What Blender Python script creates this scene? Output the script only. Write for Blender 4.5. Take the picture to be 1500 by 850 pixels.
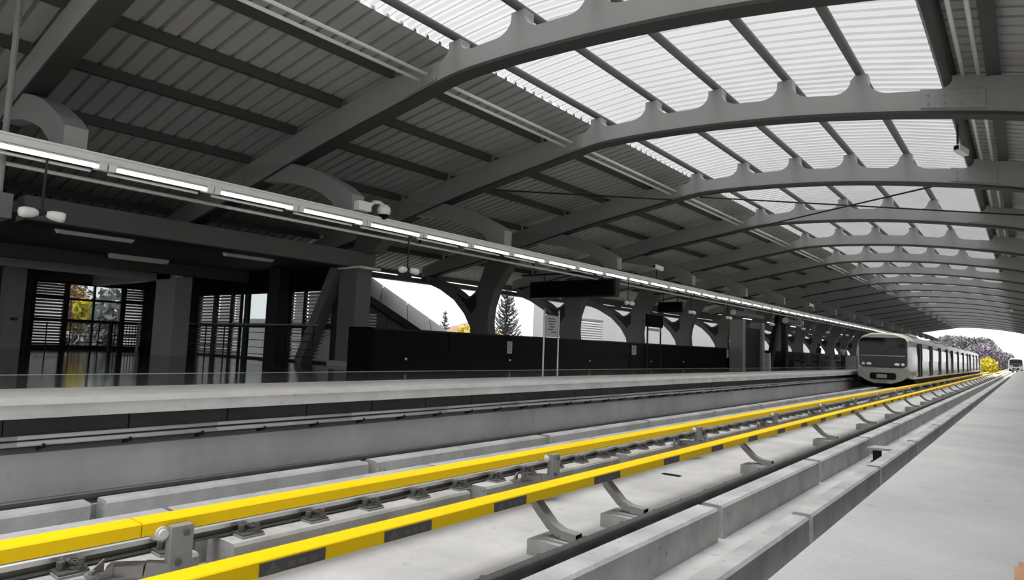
import bpy, bmesh, math, random
from mathutils import Vector, Matrix
random.seed(7)
scene = bpy.context.scene
for o in list(bpy.data.objects): bpy.data.objects.remove(o)
C = scene.collection

# ------------------------------------------------------------------ camera
cam_data = bpy.data.cameras.new('camera')
cam = bpy.data.objects.new('camera', cam_data); C.objects.link(cam)
cam_data.sensor_width = 36.0; cam_data.sensor_fit = 'HORIZONTAL'
cam_data.lens = 940.0 / 1500.0 * 36.0
cam_data.clip_start = 0.02; cam_data.clip_end = 1500
right = Vector((0.78213338, 0.6220797, 0.03583601))
down = Vector((-0.02709399, 0.09140932, -0.99544475))
fwd = Vector((-0.62252172, 0.77759963, 0.0883489))
m = Matrix.Identity(4)
for i in range(3):
    m[i][0] = right[i]; m[i][1] = -down[i]; m[i][2] = -fwd[i]
m[0][3], m[1][3], m[2][3] = 0.0, 0.0, 0.66
cam.matrix_world = m
scene.camera = cam

# ------------------------------------------------------------------ world, light, exposure
world = bpy.data.worlds.new('overcast_sky'); scene.world = world
world.use_nodes = True
wn = world.node_tree; wn.nodes.clear()
wo = wn.nodes.new('ShaderNodeOutputWorld'); wb = wn.nodes.new('ShaderNodeBackground')
wb.inputs['Color'].default_value = (0.97, 0.985, 1.0, 1); wb.inputs['Strength'].default_value = 0.95
wn.links.new(wb.outputs[0], wo.inputs[0])
scene.view_settings.view_transform = 'Standard'
scene.view_settings.look = 'None'
scene.view_settings.gamma = 1.0
scene.view_settings.use_curve_mapping = False
scene.view_settings.exposure = 0.38
sun_data = bpy.data.lights.new('veiled_sun', 'SUN'); sun_data.energy = 5.0; sun_data.angle = math.radians(35); sun_data.color = (1.0, 0.99, 0.97)
sun = bpy.data.objects.new('veiled_sun', sun_data); C.objects.link(sun); sun.location = (-20, 0, 40)
sun.rotation_euler = Vector((.10, .10, -1)).to_track_quat('-Z', 'Y').to_euler()

# ------------------------------------------------------------------ materials
def mat(name, col, rough=0.6, metal=0.0, noise=0.0, scale=4.0, bump=0.0, spec=0.5, stain=0.0, bscale=None):
    M = bpy.data.materials.new(name); M.use_nodes = True
    nt = M.node_tree; b = nt.nodes['Principled BSDF']
    if not isinstance(col, tuple): col = (col, col, col)
    b.inputs['Base Color'].default_value = (*col, 1)
    b.inputs['Roughness'].default_value = rough
    b.inputs['Metallic'].default_value = metal
    b.inputs['Specular IOR Level'].default_value = spec
    if noise or bump:
        tc = nt.nodes.new('ShaderNodeTexCoord')
        n = nt.nodes.new('ShaderNodeTexNoise'); n.inputs['Scale'].default_value = scale
        n.inputs['Detail'].default_value = 6; n.inputs['Roughness'].default_value = 0.62
        nt.links.new(tc.outputs['Object'], n.inputs['Vector'])
        if noise:
            r = nt.nodes.new('ShaderNodeValToRGB')
            lo = tuple(c * (1 - noise) for c in col); hi = tuple(min(1, c * (1 + noise * .6)) for c in col)
            r.color_ramp.elements[0].position = 0.32; r.color_ramp.elements[1].position = 0.68
            r.color_ramp.elements[0].color = (*lo, 1); r.color_ramp.elements[1].color = (*hi, 1)
            nt.links.new(n.outputs['Fac'], r.inputs['Fac'])
            out = r.outputs['Color']
            if stain:
                n2 = nt.nodes.new('ShaderNodeTexNoise'); n2.inputs['Scale'].default_value = scale * 6
                n2.inputs['Detail'].default_value = 3
                nt.links.new(tc.outputs['Object'], n2.inputs['Vector'])
                r2 = nt.nodes.new('ShaderNodeValToRGB')
                r2.color_ramp.elements[0].position = 0.66; r2.color_ramp.elements[1].position = 0.74
                r2.color_ramp.elements[0].color = (0, 0, 0, 1); r2.color_ramp.elements[1].color = (stain, stain, stain, 1)
                nt.links.new(n2.outputs['Fac'], r2.inputs['Fac'])
                mx = nt.nodes.new('ShaderNodeMix'); mx.data_type = 'RGBA'
                nt.links.new(r2.outputs['Color'], mx.inputs['Factor'])
                nt.links.new(out, mx.inputs['A']); mx.inputs['B'].default_value = (col[0]*.35, col[1]*.35, col[2]*.35, 1)
                out = mx.outputs['Result']
            nt.links.new(out, b.inputs['Base Color'])
        if bump:
            bp = nt.nodes.new('ShaderNodeBump'); bp.inputs['Strength'].default_value = bump; bp.inputs['Distance'].default_value = 0.02
            if bscale:
                n3 = nt.nodes.new('ShaderNodeTexNoise'); n3.inputs['Scale'].default_value = bscale; n3.inputs['Detail'].default_value = 4
                nt.links.new(tc.outputs['Object'], n3.inputs['Vector']); nt.links.new(n3.outputs['Fac'], bp.inputs['Height'])
            else:
                nt.links.new(n.outputs['Fac'], bp.inputs['Height'])
            nt.links.new(bp.outputs['Normal'], b.inputs['Normal'])
    return M
def emis(name, col, strength):
    M = mat(name, col, 0.4); b = M.node_tree.nodes['Principled BSDF']
    b.inputs['Emission Color'].default_value = (*col, 1); b.inputs['Emission Strength'].default_value = strength
    return M
def glass(name, tint=(0.85, 0.88, 0.88), refl=0.12):
    M = bpy.data.materials.new(name); M.use_nodes = True; nt = M.node_tree; nt.nodes.clear()
    o = nt.nodes.new('ShaderNodeOutputMaterial'); t = nt.nodes.new('ShaderNodeBsdfTransparent'); t.inputs[0].default_value = (*tint, 1)
    g = nt.nodes.new('ShaderNodeBsdfGlossy'); g.inputs['Roughness'].default_value = 0.03
    x = nt.nodes.new('ShaderNodeMixShader'); x.inputs[0].default_value = refl
    nt.links.new(t.outputs[0], x.inputs[1]); nt.links.new(g.outputs[0], x.inputs[2]); nt.links.new(x.outputs[0], o.inputs[0])
    return M
def translucent(name, col=0.26, mixd=0.15, clear=0.48):
    M = bpy.data.materials.new(name); M.use_nodes = True; nt = M.node_tree; nt.nodes.clear()
    o = nt.nodes.new('ShaderNodeOutputMaterial'); t = nt.nodes.new('ShaderNodeBsdfTranslucent'); d = nt.nodes.new('ShaderNodeBsdfDiffuse')
    tc = nt.nodes.new('ShaderNodeTexCoord'); n = nt.nodes.new('ShaderNodeTexNoise'); n.inputs['Scale'].default_value = 1.3; n.inputs['Detail'].default_value = 5
    r = nt.nodes.new('ShaderNodeValToRGB')
    r.color_ramp.elements[0].position = .3; r.color_ramp.elements[1].position = .6
    r.color_ramp.elements[0].color = (col*.86, col*.87, col*.87, 1); r.color_ramp.elements[1].color = (col, col, col, 1)
    nt.links.new(tc.outputs['Object'], n.inputs['Vector']); nt.links.new(n.outputs['Fac'], r.inputs['Fac'])
    nt.links.new(r.outputs['Color'], t.inputs['Color']); nt.links.new(r.outputs['Color'], d.inputs['Color'])
    x = nt.nodes.new('ShaderNodeMixShader'); x.inputs[0].default_value = mixd
    nt.links.new(t.outputs[0], x.inputs[1]); nt.links.new(d.outputs[0], x.inputs[2])
    tr_ = nt.nodes.new('ShaderNodeBsdfTransparent'); y_ = nt.nodes.new('ShaderNodeMixShader'); y_.inputs[0].default_value = clear
    nt.links.new(x.outputs[0], y_.inputs[1]); nt.links.new(tr_.outputs[0], y_.inputs[2]); nt.links.new(y_.outputs[0], o.inputs[0])
    return M

M = {}
M['platform'] = mat('platform_concrete', 0.64, 0.75, noise=0.16, scale=1.2, bump=0.25, bscale=40, stain=.25)
M['bed'] = mat('track_slab_concrete', 0.50, 0.8, noise=0.22, scale=0.9, bump=0.3, bscale=30, stain=.3)
M['plinth'] = mat('plinth_concrete', 0.46, 0.85, noise=0.25, scale=2.2, bump=0.4, bscale=25, stain=.5)
M['face'] = mat('platform_wall_concrete', 0.50, 0.8, noise=0.22, scale=0.7, bump=0.2, bscale=20, stain=.3)
M['recess'] = mat('shaded_recess_panel', 0.10, 0.7, noise=0.2, scale=2)  # dark panels; shade under the platform overhang is put into this colour
M['fascia'] = mat('painted_edge', 0.78, 0.6, noise=0.18, scale=1.5, stain=.4)
M['edge'] = mat('pale_edge_stone', (0.88, 0.86, 0.835), 0.4, noise=0.12, scale=2.0)
M['granite'] = mat('polished_granite', 0.16, 0.09, noise=0.25, scale=9, spec=0.8)
M['granite2'] = mat('polished_dark_granite', 0.055, 0.07, noise=0.3, scale=9, spec=0.7)
M['white_line'] = mat('white_marking', 0.9, 0.6, spec=.2)
M['orange'] = mat('orange_tactile_tile', (0.72, 0.40, 0.24), 0.7, noise=0.2, scale=8)
M['rib'] = mat('grey_arch_paint', 0.31, 0.45, noise=0.06, scale=0.6)
M['hook'] = mat('bracket_paint', 0.26, 0.45)
M['flange'] = mat('flange_underside_shade', 0.05, 0.6, spec=.2)  # underside shade of the arch put into the flange colour
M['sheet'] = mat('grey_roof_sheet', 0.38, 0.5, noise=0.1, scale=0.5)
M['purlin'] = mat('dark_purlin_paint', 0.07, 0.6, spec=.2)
M['sky_purlin'] = mat('skylight_purlin_paint', 0.13, 0.5)
M['column'] = mat('dark_column_paint', 0.12, 0.5, noise=0.08, scale=1)
M['dark'] = mat('dark_metal', 0.018, 0.55, spec=0.25)
M['black'] = mat('black_gloss_panel', 0.006, 0.25, noise=0.3, scale=3, spec=0.03)
M['blackm'] = mat('black_matt', 0.006, 0.7, spec=0.05)
M['tray'] = mat('pale_tray_paint', 0.74, 0.45, noise=0.06)
M['pipe'] = mat('white_pipe', 0.72, 0.3)
M['white'] = mat('white_paint', 0.78, 0.4)
M['steel'] = mat('brushed_steel', 0.5, 0.3, metal=0.9)
M['rail'] = mat('rail_steel', 0.13, 0.45, metal=0.5, noise=0.2, scale=5)
M['railhead'] = mat('polished_rail_head', 0.62, 0.3, metal=0.8)
M['clip'] = mat('fastening_steel', 0.12, 0.45, metal=0.3)
M['plate'] = mat('base_plate', 0.32, 0.6)
M['bracket'] = mat('galvanised_bracket', 0.27, 0.5, noise=0.12, scale=8)
M['yellow'] = mat('yellow_cover', (1.0, 0.66, 0.0), 0.5, noise=0.04, scale=1.5, spec=0.25)
M['warn'] = mat('warning_plate_grey', 0.085, 0.5)
M['warnmark'] = mat('warning_plate_mark', 0.12, 0.5)
M['insul'] = mat('insulator_porcelain', 0.7, 0.25)
M['cable'] = mat('cable_sheath', 0.6, 0.4)
M['lamp'] = emis('tube_glow', (1.0, 1.0, 1.0), 1.6)
M['lampoff'] = mat('diffuser_acrylic', 0.85, 0.35)
M['train'] = mat('train_steel', (0.52, 0.53, 0.50), 0.3, metal=0.35)
M['trainroof'] = mat('train_roof', (0.58, 0.60, 0.47), 0.45)
M['trainside'] = mat('train_side_panel', 0.52, 0.22, metal=0.5)
M['traing'] = mat('train_window_glass', 0.006, 0.05, spec=0.3)
M['trainside_glass'] = mat('train_side_glass', 0.30, 0.08, metal=0.4)
M['skirt'] = mat('train_skirt', (0.30, 0.305, 0.285), 0.4)
M['headl'] = mat('headlight_lens', 0.85, 0.1)
M['under'] = mat('train_underframe', 0.01, 0.8, spec=.1)
M['bldg'] = mat('white_render', 0.80, 0.8, noise=0.08, scale=0.35)
M['clad'] = mat('grey_cladding', 0.32, 0.4, noise=0.06)
M['encl'] = mat('enclosure_cladding', 0.30, 0.4, noise=0.06)
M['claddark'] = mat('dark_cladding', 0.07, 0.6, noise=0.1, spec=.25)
M['slat'] = mat('louver_slat', 0.42, 0.5)
M['slatw'] = mat('white_louver_slat', 0.75, 0.5)
M['pane'] = glass('clear_glass')
M['skylight'] = translucent('translucent_sheet')
M['frost'] = translucent('added_bright_sheet', .9, .1, .0)  # translucent sheet added behind slats to brighten the gaps
M['bright_sheet_dull'] = translucent('added_duller_sheet', .9, .2, .0)  # added sheet behind the grey slats, passing slightly less light
M['slatd'] = mat('backlit_slat_shade', 0.06, 0.5)  # darkness of backlit slats put into their colour
M['bark'] = mat('bark', (0.09, 0.07, 0.055), 0.9, noise=0.3, scale=6)
M['leafg'] = mat('conifer_needles', (0.11, 0.125, 0.105), 0.8, noise=0.3, scale=3)
M['leafgrey'] = mat('grey_leaves', (0.22, 0.225, 0.215), 0.8, noise=0.3, scale=3)
M['leafo'] = mat('brown_orange_leaves', (0.30, 0.17, 0.08), 0.8, noise=0.4, scale=3)
M['leafy'] = mat('yellow_leaves', (0.62, 0.52, 0.04), 0.7, noise=0.2, scale=3)
M['leafp'] = mat('mauve_grey_leaves', (0.25, 0.225, 0.27), 0.8, noise=0.2, scale=3)
M['earth'] = mat('brown_slope', (0.34, 0.22, 0.13), 0.9, noise=0.4, scale=0.8)
M['ground'] = mat('distant_ground', (0.20, 0.20, 0.18), 0.9, noise=0.3, scale=0.05)
M['paper'] = mat('white_notice', 0.62, 0.5)
M['ink'] = mat('dark_print', 0.10, 0.6)
M['skin'] = mat('skin', (0.32, 0.19, 0.13), 0.6)
M['hair'] = mat('hair', 0.012, 0.5)
M['shirtw'] = mat('white_shirt', 0.80, 0.7)
M['clothd'] = mat('dark_cloth', 0.03, 0.8)
M['clothg'] = mat('grey_cloth', 0.12, 0.8)

# ------------------------------------------------------------------ mesh helpers
W = {}   # world location of every object made here
class MB:
    def __init__(s): s.v = []; s.f = []
    def add(s, vs, fs):
        k = len(s.v); s.v += [tuple(map(float, v)) for v in vs]; s.f += [tuple(i + k for i in f) for f in fs]; return s
    def box(s, x0, x1, y0, y1, z0, z1):
        return s.add([(x0,y0,z0),(x1,y0,z0),(x1,y1,z0),(x0,y1,z0),(x0,y0,z1),(x1,y0,z1),(x1,y1,z1),(x0,y1,z1)],
                     [(3,2,1,0),(4,5,6,7),(0,1,5,4),(1,2,6,5),(2,3,7,6),(3,0,4,7)])
    def prism(s, poly, axis, a, b):
        n = len(poly)
        area = sum(poly[i][0]*poly[(i+1)%n][1]-poly[(i+1)%n][0]*poly[i][1] for i in range(n))
        if axis == 'y': P = lambda p, t: (p[0], t, p[1])
        elif axis == 'x': P = lambda p, t: (t, p[0], p[1])
        else: P = lambda p, t: (p[0], p[1], t)
        vs = [P(p, a) for p in poly] + [P(p, b) for p in poly]
        fs = [tuple(range(n)), tuple(range(2*n-1, n-1, -1))] + [(i+n, (i+1)%n+n, (i+1)%n, i) for i in range(n)]
        flip = (area > 0) == (axis != 'y')
        if flip: fs = [tuple(reversed(f)) for f in fs]
        return s.add(vs, fs)
    def bar(s, p0, p1, w, h, up=(0,0,1)):
        p0 = Vector(p0); p1 = Vector(p1); d = (p1-p0).normalized(); u = Vector(up)
        if abs(d.dot(u)) > .98: u = Vector((1,0,0))
        a = d.cross(u).normalized(); b = a.cross(d).normalized()
        vs = []
        for p in (p0, p1):
            for sa, sb in ((-1,-1),(1,-1),(1,1),(-1,1)): vs.append(p + a*sa*w/2 + b*sb*h/2)
        return s.add(vs, [(0,1,2,3),(7,6,5,4),(0,4,5,1),(1,5,6,2),(2,6,7,3),(3,7,4,0)])
    def cyl(s, p0, p1, r0, r1=None, n=10):
        r1 = r0 if r1 is None else r1
        p0 = Vector(p0); p1 = Vector(p1); d = (p1-p0).normalized(); u = Vector((0,0,1)) if abs(d.z) < .95 else Vector((1,0,0))
        a = d.cross(u).normalized(); b = a.cross(d).normalized(); vs = []
        for p, r in ((p0,r0),(p1,r1)):
            for i in range(n):
                t = 2*math.pi*i/n; vs.append(p + a*math.cos(t)*r + b*math.sin(t)*r)
        fs = [(i, i+n, (i+1)%n+n, (i+1)%n) for i in range(n)] + [tuple(range(n)), tuple(range(2*n-1, n-1, -1))]
        return s.add(vs, fs)
    def path(s, pts, r, n=8):
        for a, b in zip(pts, pts[1:]): s.cyl(a, b, r, n=n)
        return s
    def ell(s, c, rx, ry, rz, n=12, k=8):
        vs = [(c[0],c[1],c[2]+rz)]; fs = []
        for j in range(1, k):
            p = math.pi*j/k
            for i in range(n):
                t = 2*math.pi*i/n; vs.append((c[0]+rx*math.sin(p)*math.cos(t), c[1]+ry*math.sin(p)*math.sin(t), c[2]+rz*math.cos(p)))
        vs.append((c[0],c[1],c[2]-rz)); L = len(vs)-1
        for i in range(n):
            fs.append((0, 1+i, 1+(i+1)%n)); fs.append((L, 1+(k-2)*n+(i+1)%n, 1+(k-2)*n+i))
            for j in range(k-2): fs.append((1+j*n+i, 1+(j+1)*n+i, 1+(j+1)*n+(i+1)%n, 1+j*n+(i+1)%n))
        return s.add(vs, fs)
def mkmesh(name, mb, m, off=(0,0,0), smooth=False):
    me = bpy.data.meshes.new(name)
    me.from_pydata([(v[0]-off[0], v[1]-off[1], v[2]-off[2]) for v in mb.v], [], mb.f)
    me.update()
    if smooth:
        for p in me.polygons: p.use_smooth = True
    if m is not None: me.materials.append(M[m] if isinstance(m, str) else m)
    return me
def tag(o, label=None, cat=None, group=None, kind=None):
    if label: o['label'] = label
    if cat: o['category'] = cat
    if group: o['group'] = group
    if kind: o['kind'] = kind
    return o
def obj(name, mb, m, parent=None, smooth=False, **k):
    """link one mesh object; a child keeps its parent's origin, a top-level mesh gets its own base as origin"""
    if parent is not None: off = W[parent.name]
    else:
        xs = [v[0] for v in mb.v]; ys = [v[1] for v in mb.v]; zs = [v[2] for v in mb.v]
        off = ((min(xs)+max(xs))/2, (min(ys)+max(ys))/2, min(zs))
    o = bpy.data.objects.new(name, mkmesh(name, mb, m, off, smooth)); C.objects.link(o)
    if parent is not None: o.parent = parent
    else: o.location = off
    W[o.name] = off
    return tag(o, **k)
def thing(name, loc, label=None, cat=None, group=None, kind=None):
    o = bpy.data.objects.new(name, None); C.objects.link(o); o.location = loc; o.empty_display_size = 0.1
    W[o.name] = tuple(loc); return tag(o, label, cat, group, kind)
def dup(root, loc, label=None, parent=None):
    r = root.copy(); C.objects.link(r)
    if parent is None: r.location = loc
    W[r.name] = tuple(loc)
    if label: r['label'] = label
    for ch in list(root.children):
        c = ch.copy(); C.objects.link(c); c.parent = r; W[c.name] = tuple(loc)
        for g in list(ch.children):
            d = g.copy(); C.objects.link(d); d.parent = c; W[d.name] = tuple(loc)
    return r
def inst(name, me, loc, parent):
    """a child sharing mesh data (mesh built round its own origin)"""
    o = bpy.data.objects.new(name, me); C.objects.link(o); o.parent = parent
    p = W[parent.name]; o.location = (loc[0]-p[0], loc[1]-p[1], loc[2]-p[2]); W[o.name] = tuple(loc); return o
ONES = 'zeroth first second third fourth fifth sixth seventh eighth ninth tenth eleventh twelfth thirteenth fourteenth fifteenth sixteenth seventeenth eighteenth nineteenth'.split()
TENS = ['', '', 'twenty', 'thirty', 'forty', 'fifty', 'sixty', 'seventy', 'eighty', 'ninety']
def nth(n):
    if n < 20: return ONES[n]
    return (TENS[n//10][:-1] + 'ieth') if n % 10 == 0 else TENS[n//10] + '-' + ONES[n % 10]
def interp(t, x):
    if x <= t[0][0]: return t[0][1]
    for a, b in zip(t, t[1:]):
        if x <= b[0]: return a[1] + (b[1]-a[1])*(x-a[0])/(b[0]-a[0])
    return t[-1][1]
def smooth_interp(t, x):      # Catmull-Rom through the table
    if x <= t[0][0]: return t[0][1]
    if x >= t[-1][0]: return t[-1][1]
    for i in range(len(t)-1):
        if x <= t[i+1][0]:
            p1, p2 = t[i], t[i+1]; p0 = t[i-1] if i else p1; p3 = t[i+2] if i+2 < len(t) else p2
            h = p2[0]-p1[0]; u = (x-p1[0])/h
            m1 = (p2[1]-p0[1])/(p2[0]-p0[0])*h; m2 = (p3[1]-p1[1])/(p3[0]-p1[0])*h
            return (2*u**3-3*u*u+1)*p1[1] + (u**3-2*u*u+u)*m1 + (-2*u**3+3*u*u)*p2[1] + (u**3-u*u)*m2

# levels (metres; platform top is 0)
ZB, ZR = -1.10, -0.76            # track slab, rail top
END = 108.0                      # far end of the roof
RIBS = [-1.6, 2.7, 7.1, 11.4, 16.66, 22.12, 27.8, 33.4, 39.1, 44.7, 50.3]
while RIBS[-1] + 5.6 < END: RIBS.append(RIBS[-1] + 5.6)
def zo(y): return max(-.12, min(.5, .012*(y-11.4)))

# ================================================================== STRUCTURE: slabs, platforms
obj('track_slab', MB().prism([(-8.3,-4),(.2,-4),(.2,330),(-3.9,330),(-3.9,150),(-8.3,128)], 'z', ZB-.4, ZB), 'bed', label='pale concrete track slab between the two platforms', cat='track slab', kind='structure')
obj('ground', MB().add([(-700,-300,-9),(700,-300,-9),(700,1500,-9),(-700,1500,-9)], [(0,1,2,3)]), 'ground', label='distant ground far below the raised station', cat='ground', kind='structure')
pn = thing('platform_near', (3, 40, 0), 'pale grey concrete platform along the right edge, nearest the camera', 'platform', kind='structure')
obj('slab', MB().box(-.614, 6.5, -4, 100, -.16, 0), 'platform', pn)
obj('support_wall', MB().box(-.25, -.02, -4, 100, ZB, -.16), 'claddark', pn)
ts_ = obj('tactile_strip', MB().box(-.045, .27, -.61, 2.75, -.01, .002), 'orange', pn, label='orange ribbed tactile paving strip')
tl = MB().box(0, .30, 0, .30, 0, .006)
for j in range(4): tl.box(.02+j*.07, .055+j*.07, .01, .29, .006, .012)
tl_me = mkmesh('tactile_tile', tl, 'orange')
for i in range(11): inst('tactile_tile', tl_me, (-.035, -.6+i*.31, .002), ts_)
pf = thing('platform_far', (-10, 40, 0), 'far station platform with pale edge and polished dark floor', 'platform', kind='structure')
obj('edge_paving', MB().box(-8.78, -7.52, -4, 104, -.065, 0), 'edge', pf, label='pale stone strip along the platform edge')
obj('polished_floor', MB().box(-11.35, -8.78, -4, 104, -.16, 0), 'granite', pf, label='polished grey granite floor')
obj('marking_line', MB().box(-11.47, -11.35, -4, 104, -.16, .002), 'white_line', pf, label='thin white line along the platform floor')
obj('hall_floor', MB().box(-34, -11.47, -4, 11.2, -.16, 0).box(-13.6, -11.47, 11.2, 104, -.16, 0), 'granite2', pf, label='polished dark granite floor')
obj('edge_beam', MB().box(-7.95, -7.56, -4, 104, -.20, -.065), 'fascia', pf, label='pale painted beam below the platform edge')
obj('platform_wall', MB().box(-8.5, -7.86, -4, 104, ZB, -.58), 'face', pf)
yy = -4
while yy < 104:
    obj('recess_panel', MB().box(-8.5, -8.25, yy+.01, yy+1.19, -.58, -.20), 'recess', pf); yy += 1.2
obj('underside', MB().box(-34, -8.3, -4, 11.2, -.5, -.16), 'face', pf)

# ------------------------------------------------------------------ roof profile
ROOF = [(-19.0,3.25),(-16.6,3.85),(-14.8,4.25),(-13.0,4.62),(-11.3,4.95),(-9.85,5.20),(-8.4,5.42),(-6.94,5.66),(-5.67,5.76),(-4.38,5.70),(-3.14,5.58),(-1.99,5.40),(-0.95,5.16),(0.5,4.84),(2.2,4.36),(4.2,3.7),(6.4,2.9)]
def zr(x): return interp(ROOF, x)
RB = [(-17.6,3.05),(-15.2,3.45),(-13.4,3.80),(-12.4,4.00),(-11.2,4.25),(-9.4,4.57),(-7.7,4.84),(-7.1,4.95),(-6.4,4.99),(-5.05,4.95),(-3.7,4.85),(-2.6,4.72),(-1.1,4.47),(0.3,4.16),(2.2,3.6),(4.2,2.9),(6.2,2.0)]
TEETH = [-6.94, -5.67, -4.38, -3.14, -1.99]
WT = [(-7.2,5.24),(-6.4,5.30),(-5.06,5.29),(-4.0,5.21),(-2.88,5.08),(-2.09,4.95),(-1.14,4.80),(-.8,4.74)]
def rib_top(x):
    if x < -8.4: return zr(x) - .17
    if x < -7.25: return interp([(-8.4, zr(-8.4)-.17), (-7.25, 5.26)], x)
    if x > -0.55: return zr(x) - .17
    z = smooth_interp(WT, x)
    for t in TEETH + [-.62]:
        d = abs(x - t); h = zr(t) - .14 - smooth_interp(WT, max(-7.2, min(-.8, t)))
        if d <= .125: z = max(z, zr(t) - .14)
        elif d < .42:
            u = (.42 - d)/.295; z = max(z, smooth_interp(WT, x) + .72*h*(1 - math.sqrt(max(0, 1-u*u))))
    return z
xs = set()
x = -17.6
while x < 6.2:
    xs.add(round(x, 3)); x += .12 if -7.5 < x < -.5 else .35
for t in TEETH + [-.62]:
    for d in (.125, .1251, .128, .135, .15, .18, .22, .28, .35, .42):
        xs.add(round(t-d, 4)); xs.add(round(t+d, 4))
for q in (-8.4, -7.25, -7.2501, -.55, -.549): xs.add(q)
XS = sorted(xs)
def strip(lo, hi, y0, y1, XS=XS):
    mb = MB(); n = len(XS); vs = []
    for x in XS: vs += [(x,y0,lo(x)), (x,y0,hi(x)), (x,y1,lo(x)), (x,y1,hi(x))]
    fs = []
    for i in range(n-1):
        a, b = 4*i, 4*i+4
        fs += [(a,b,b+1,a+1), (b+2,a+2,a+3,b+3), (a+1,b+1,b+3,a+3), (a+2,b+2,b,a)]
    fs += [(0,1,3,2), (4*n-2, 4*n-1, 4*n-3, 4*n-4)]
    return mb.add(vs, fs)
rb = lambda x: smooth_interp(RB, x)
HOOK_O = [(-9.30,2.99),(-9.30,3.33),(-9.55,3.50),(-9.82,3.64),(-10.27,3.86),(-10.73,4.03),(-11.2,4.16),(-11.69,4.25),(-12.46,4.34),(-13.2,4.38)]
HOOK_I = [(-13.2,3.80),(-12.6,3.98),(-12.05,3.94),(-11.18,3.77),(-10.6,3.60),(-10.25,3.46),(-9.9,3.25),(-9.68,2.99)]
def make_arch():
    t = thing('roof_arch', (0,0,0), 'x', 'roof arch', 'steel roof arches')
    obj('arch_girder', strip(rb, rib_top, -.11, .11), 'rib', t)
    obj('bottom_flange', strip(lambda x: rb(x)-.05, rb, -.14, .14, [x for i, x in enumerate(XS) if i % 3 == 0 or i == len(XS)-1]), 'flange', t)  # flange colour carries the shade of the arch underside
    for xa, xb in ((-8.05,-7.3), (-1.15,-.35)):
        zc = (rb((xa+xb)/2)+rib_top((xa+xb)/2 - .2))/2
        s = MB().prism([(xa, rb(xa)+.05), (xb, rb(xb)+.05), (xb, rb(xb)+.34), (xa, rb(xa)+.34)], 'y', -.13, -.11)
        o = obj('splice_plate', s, 'rib', t)
        bb = MB()
        for i in range(4):
            for j in range(2):
                bx = xa+.1+i*(xb-xa-.2)/3; bb.cyl((bx,-.145, rb(bx)+.12+j*.14), (bx,-.13, rb(bx)+.12+j*.14), .018, n=6)
        obj('bolts', bb, 'rib', o, kind='stuff')
    obj('tray_bracket', MB().prism(HOOK_O + HOOK_I, 'y', -.13, .13), 'hook', t, label='grey curved bracket arm carrying the cable tray')
    return t
arch0 = make_arch()
for i, y in enumerate(RIBS):
    lab = 'grey steel roof arch with skylight posts, %s from the camera' % nth(i) if i else 'grey steel roof arch just behind the camera'
    if i == 0:
        arch0.location = (0, y, zo(y)); arch0['label'] = lab; W[arch0.name] = (0, y, zo(y))
    else: dup(arch0, (0, y, zo(y)), lab)

# ------------------------------------------------------------------ ceiling: sheets, panes, purlins
ceil = thing('ceiling', (-6, 40, 5), 'curved corrugated metal roof with a translucent skylight over the tracks', 'roof', kind='structure')
SKY = [-7.35, -6.94, -5.67, -4.38, -3.14, -1.99, -0.95]
OPQ = [(-18.7,-16.6),(-16.6,-14.8),(-14.8,-13.0),(-13.0,-11.3),(-11.3,-9.85),(-9.85,-8.4),(-8.4,-7.35),(-.95,-.25),(-.25,1.7),(1.7,3.9),(3.9,6.2)]
def corrugated(x0, x1, y0, y1, period=.25, amp=.055, pan=(.40,.52,.88)):
    n = max(1, round((y1-y0)/period)); p = (y1-y0)/n; ys = []
    for i in range(n): ys += [(y0+i*p, 0), (y0+(i+pan[0])*p, 0), (y0+(i+pan[1])*p, amp), (y0+(i+pan[2])*p, amp)]
    ys.append((y1, 0)); mb = MB(); vs = []
    for y, h in ys:
        for x in (x0, x1): vs.append((x, y, zr(x)+zo(y)+h))
    return mb.add(vs, [(2*i, 2*i+1, 2*i+3, 2*i+2) for i in range(len(ys)-1)])
for i, (y0, y1) in enumerate(zip(RIBS, RIBS[1:])):
    for x0, x1 in zip(SKY, SKY[1:]): obj('skylight_pane', corrugated(x0, x1, y0, y1), 'skylight', ceil)
    for x0, x1 in OPQ: obj('roof_panel', corrugated(x0, x1, y0, y1, .28, .06, (.74,.80,.95)), 'sheet', ceil)
    for x in (-16.6,-14.8,-13.0,-11.3,-9.85,-8.4,-.25,1.7,3.9):
        w = .10 if x < -1 else .16
        za, zb = zr(x)+zo(y0), zr(x)+zo(y1)
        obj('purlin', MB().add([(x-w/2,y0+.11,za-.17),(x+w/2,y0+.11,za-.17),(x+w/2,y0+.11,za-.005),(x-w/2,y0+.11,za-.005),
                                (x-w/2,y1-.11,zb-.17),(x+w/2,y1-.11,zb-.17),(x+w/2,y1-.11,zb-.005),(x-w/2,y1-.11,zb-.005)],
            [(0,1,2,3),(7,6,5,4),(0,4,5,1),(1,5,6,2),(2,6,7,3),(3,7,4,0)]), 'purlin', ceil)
    for x in TEETH + [-.80]:
        z = zr(x)-.075
        obj('skylight_purlin', MB().cyl((x, y0, z+zo(y0)), (x, y1, z+zo(y1)), .068 if x < -1 else .10, n=10), 'sky_purlin' if x < -1 else 'purlin', ceil, smooth=True)
    for k, (x, dz) in enumerate(((-7.62, .0), (-7.46, .06), (-.60, .10), (-.42, .06))):
        z = rb(-7.5 if k < 2 else -.6)+.30*(k > 1)+.12+dz
        obj('drain_pipe', MB().cyl((x, y0+.2, z+zo(y0)), (x, y1-.2, z+zo(y1)), .028, n=8), 'pipe', ceil, smooth=True)
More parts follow.
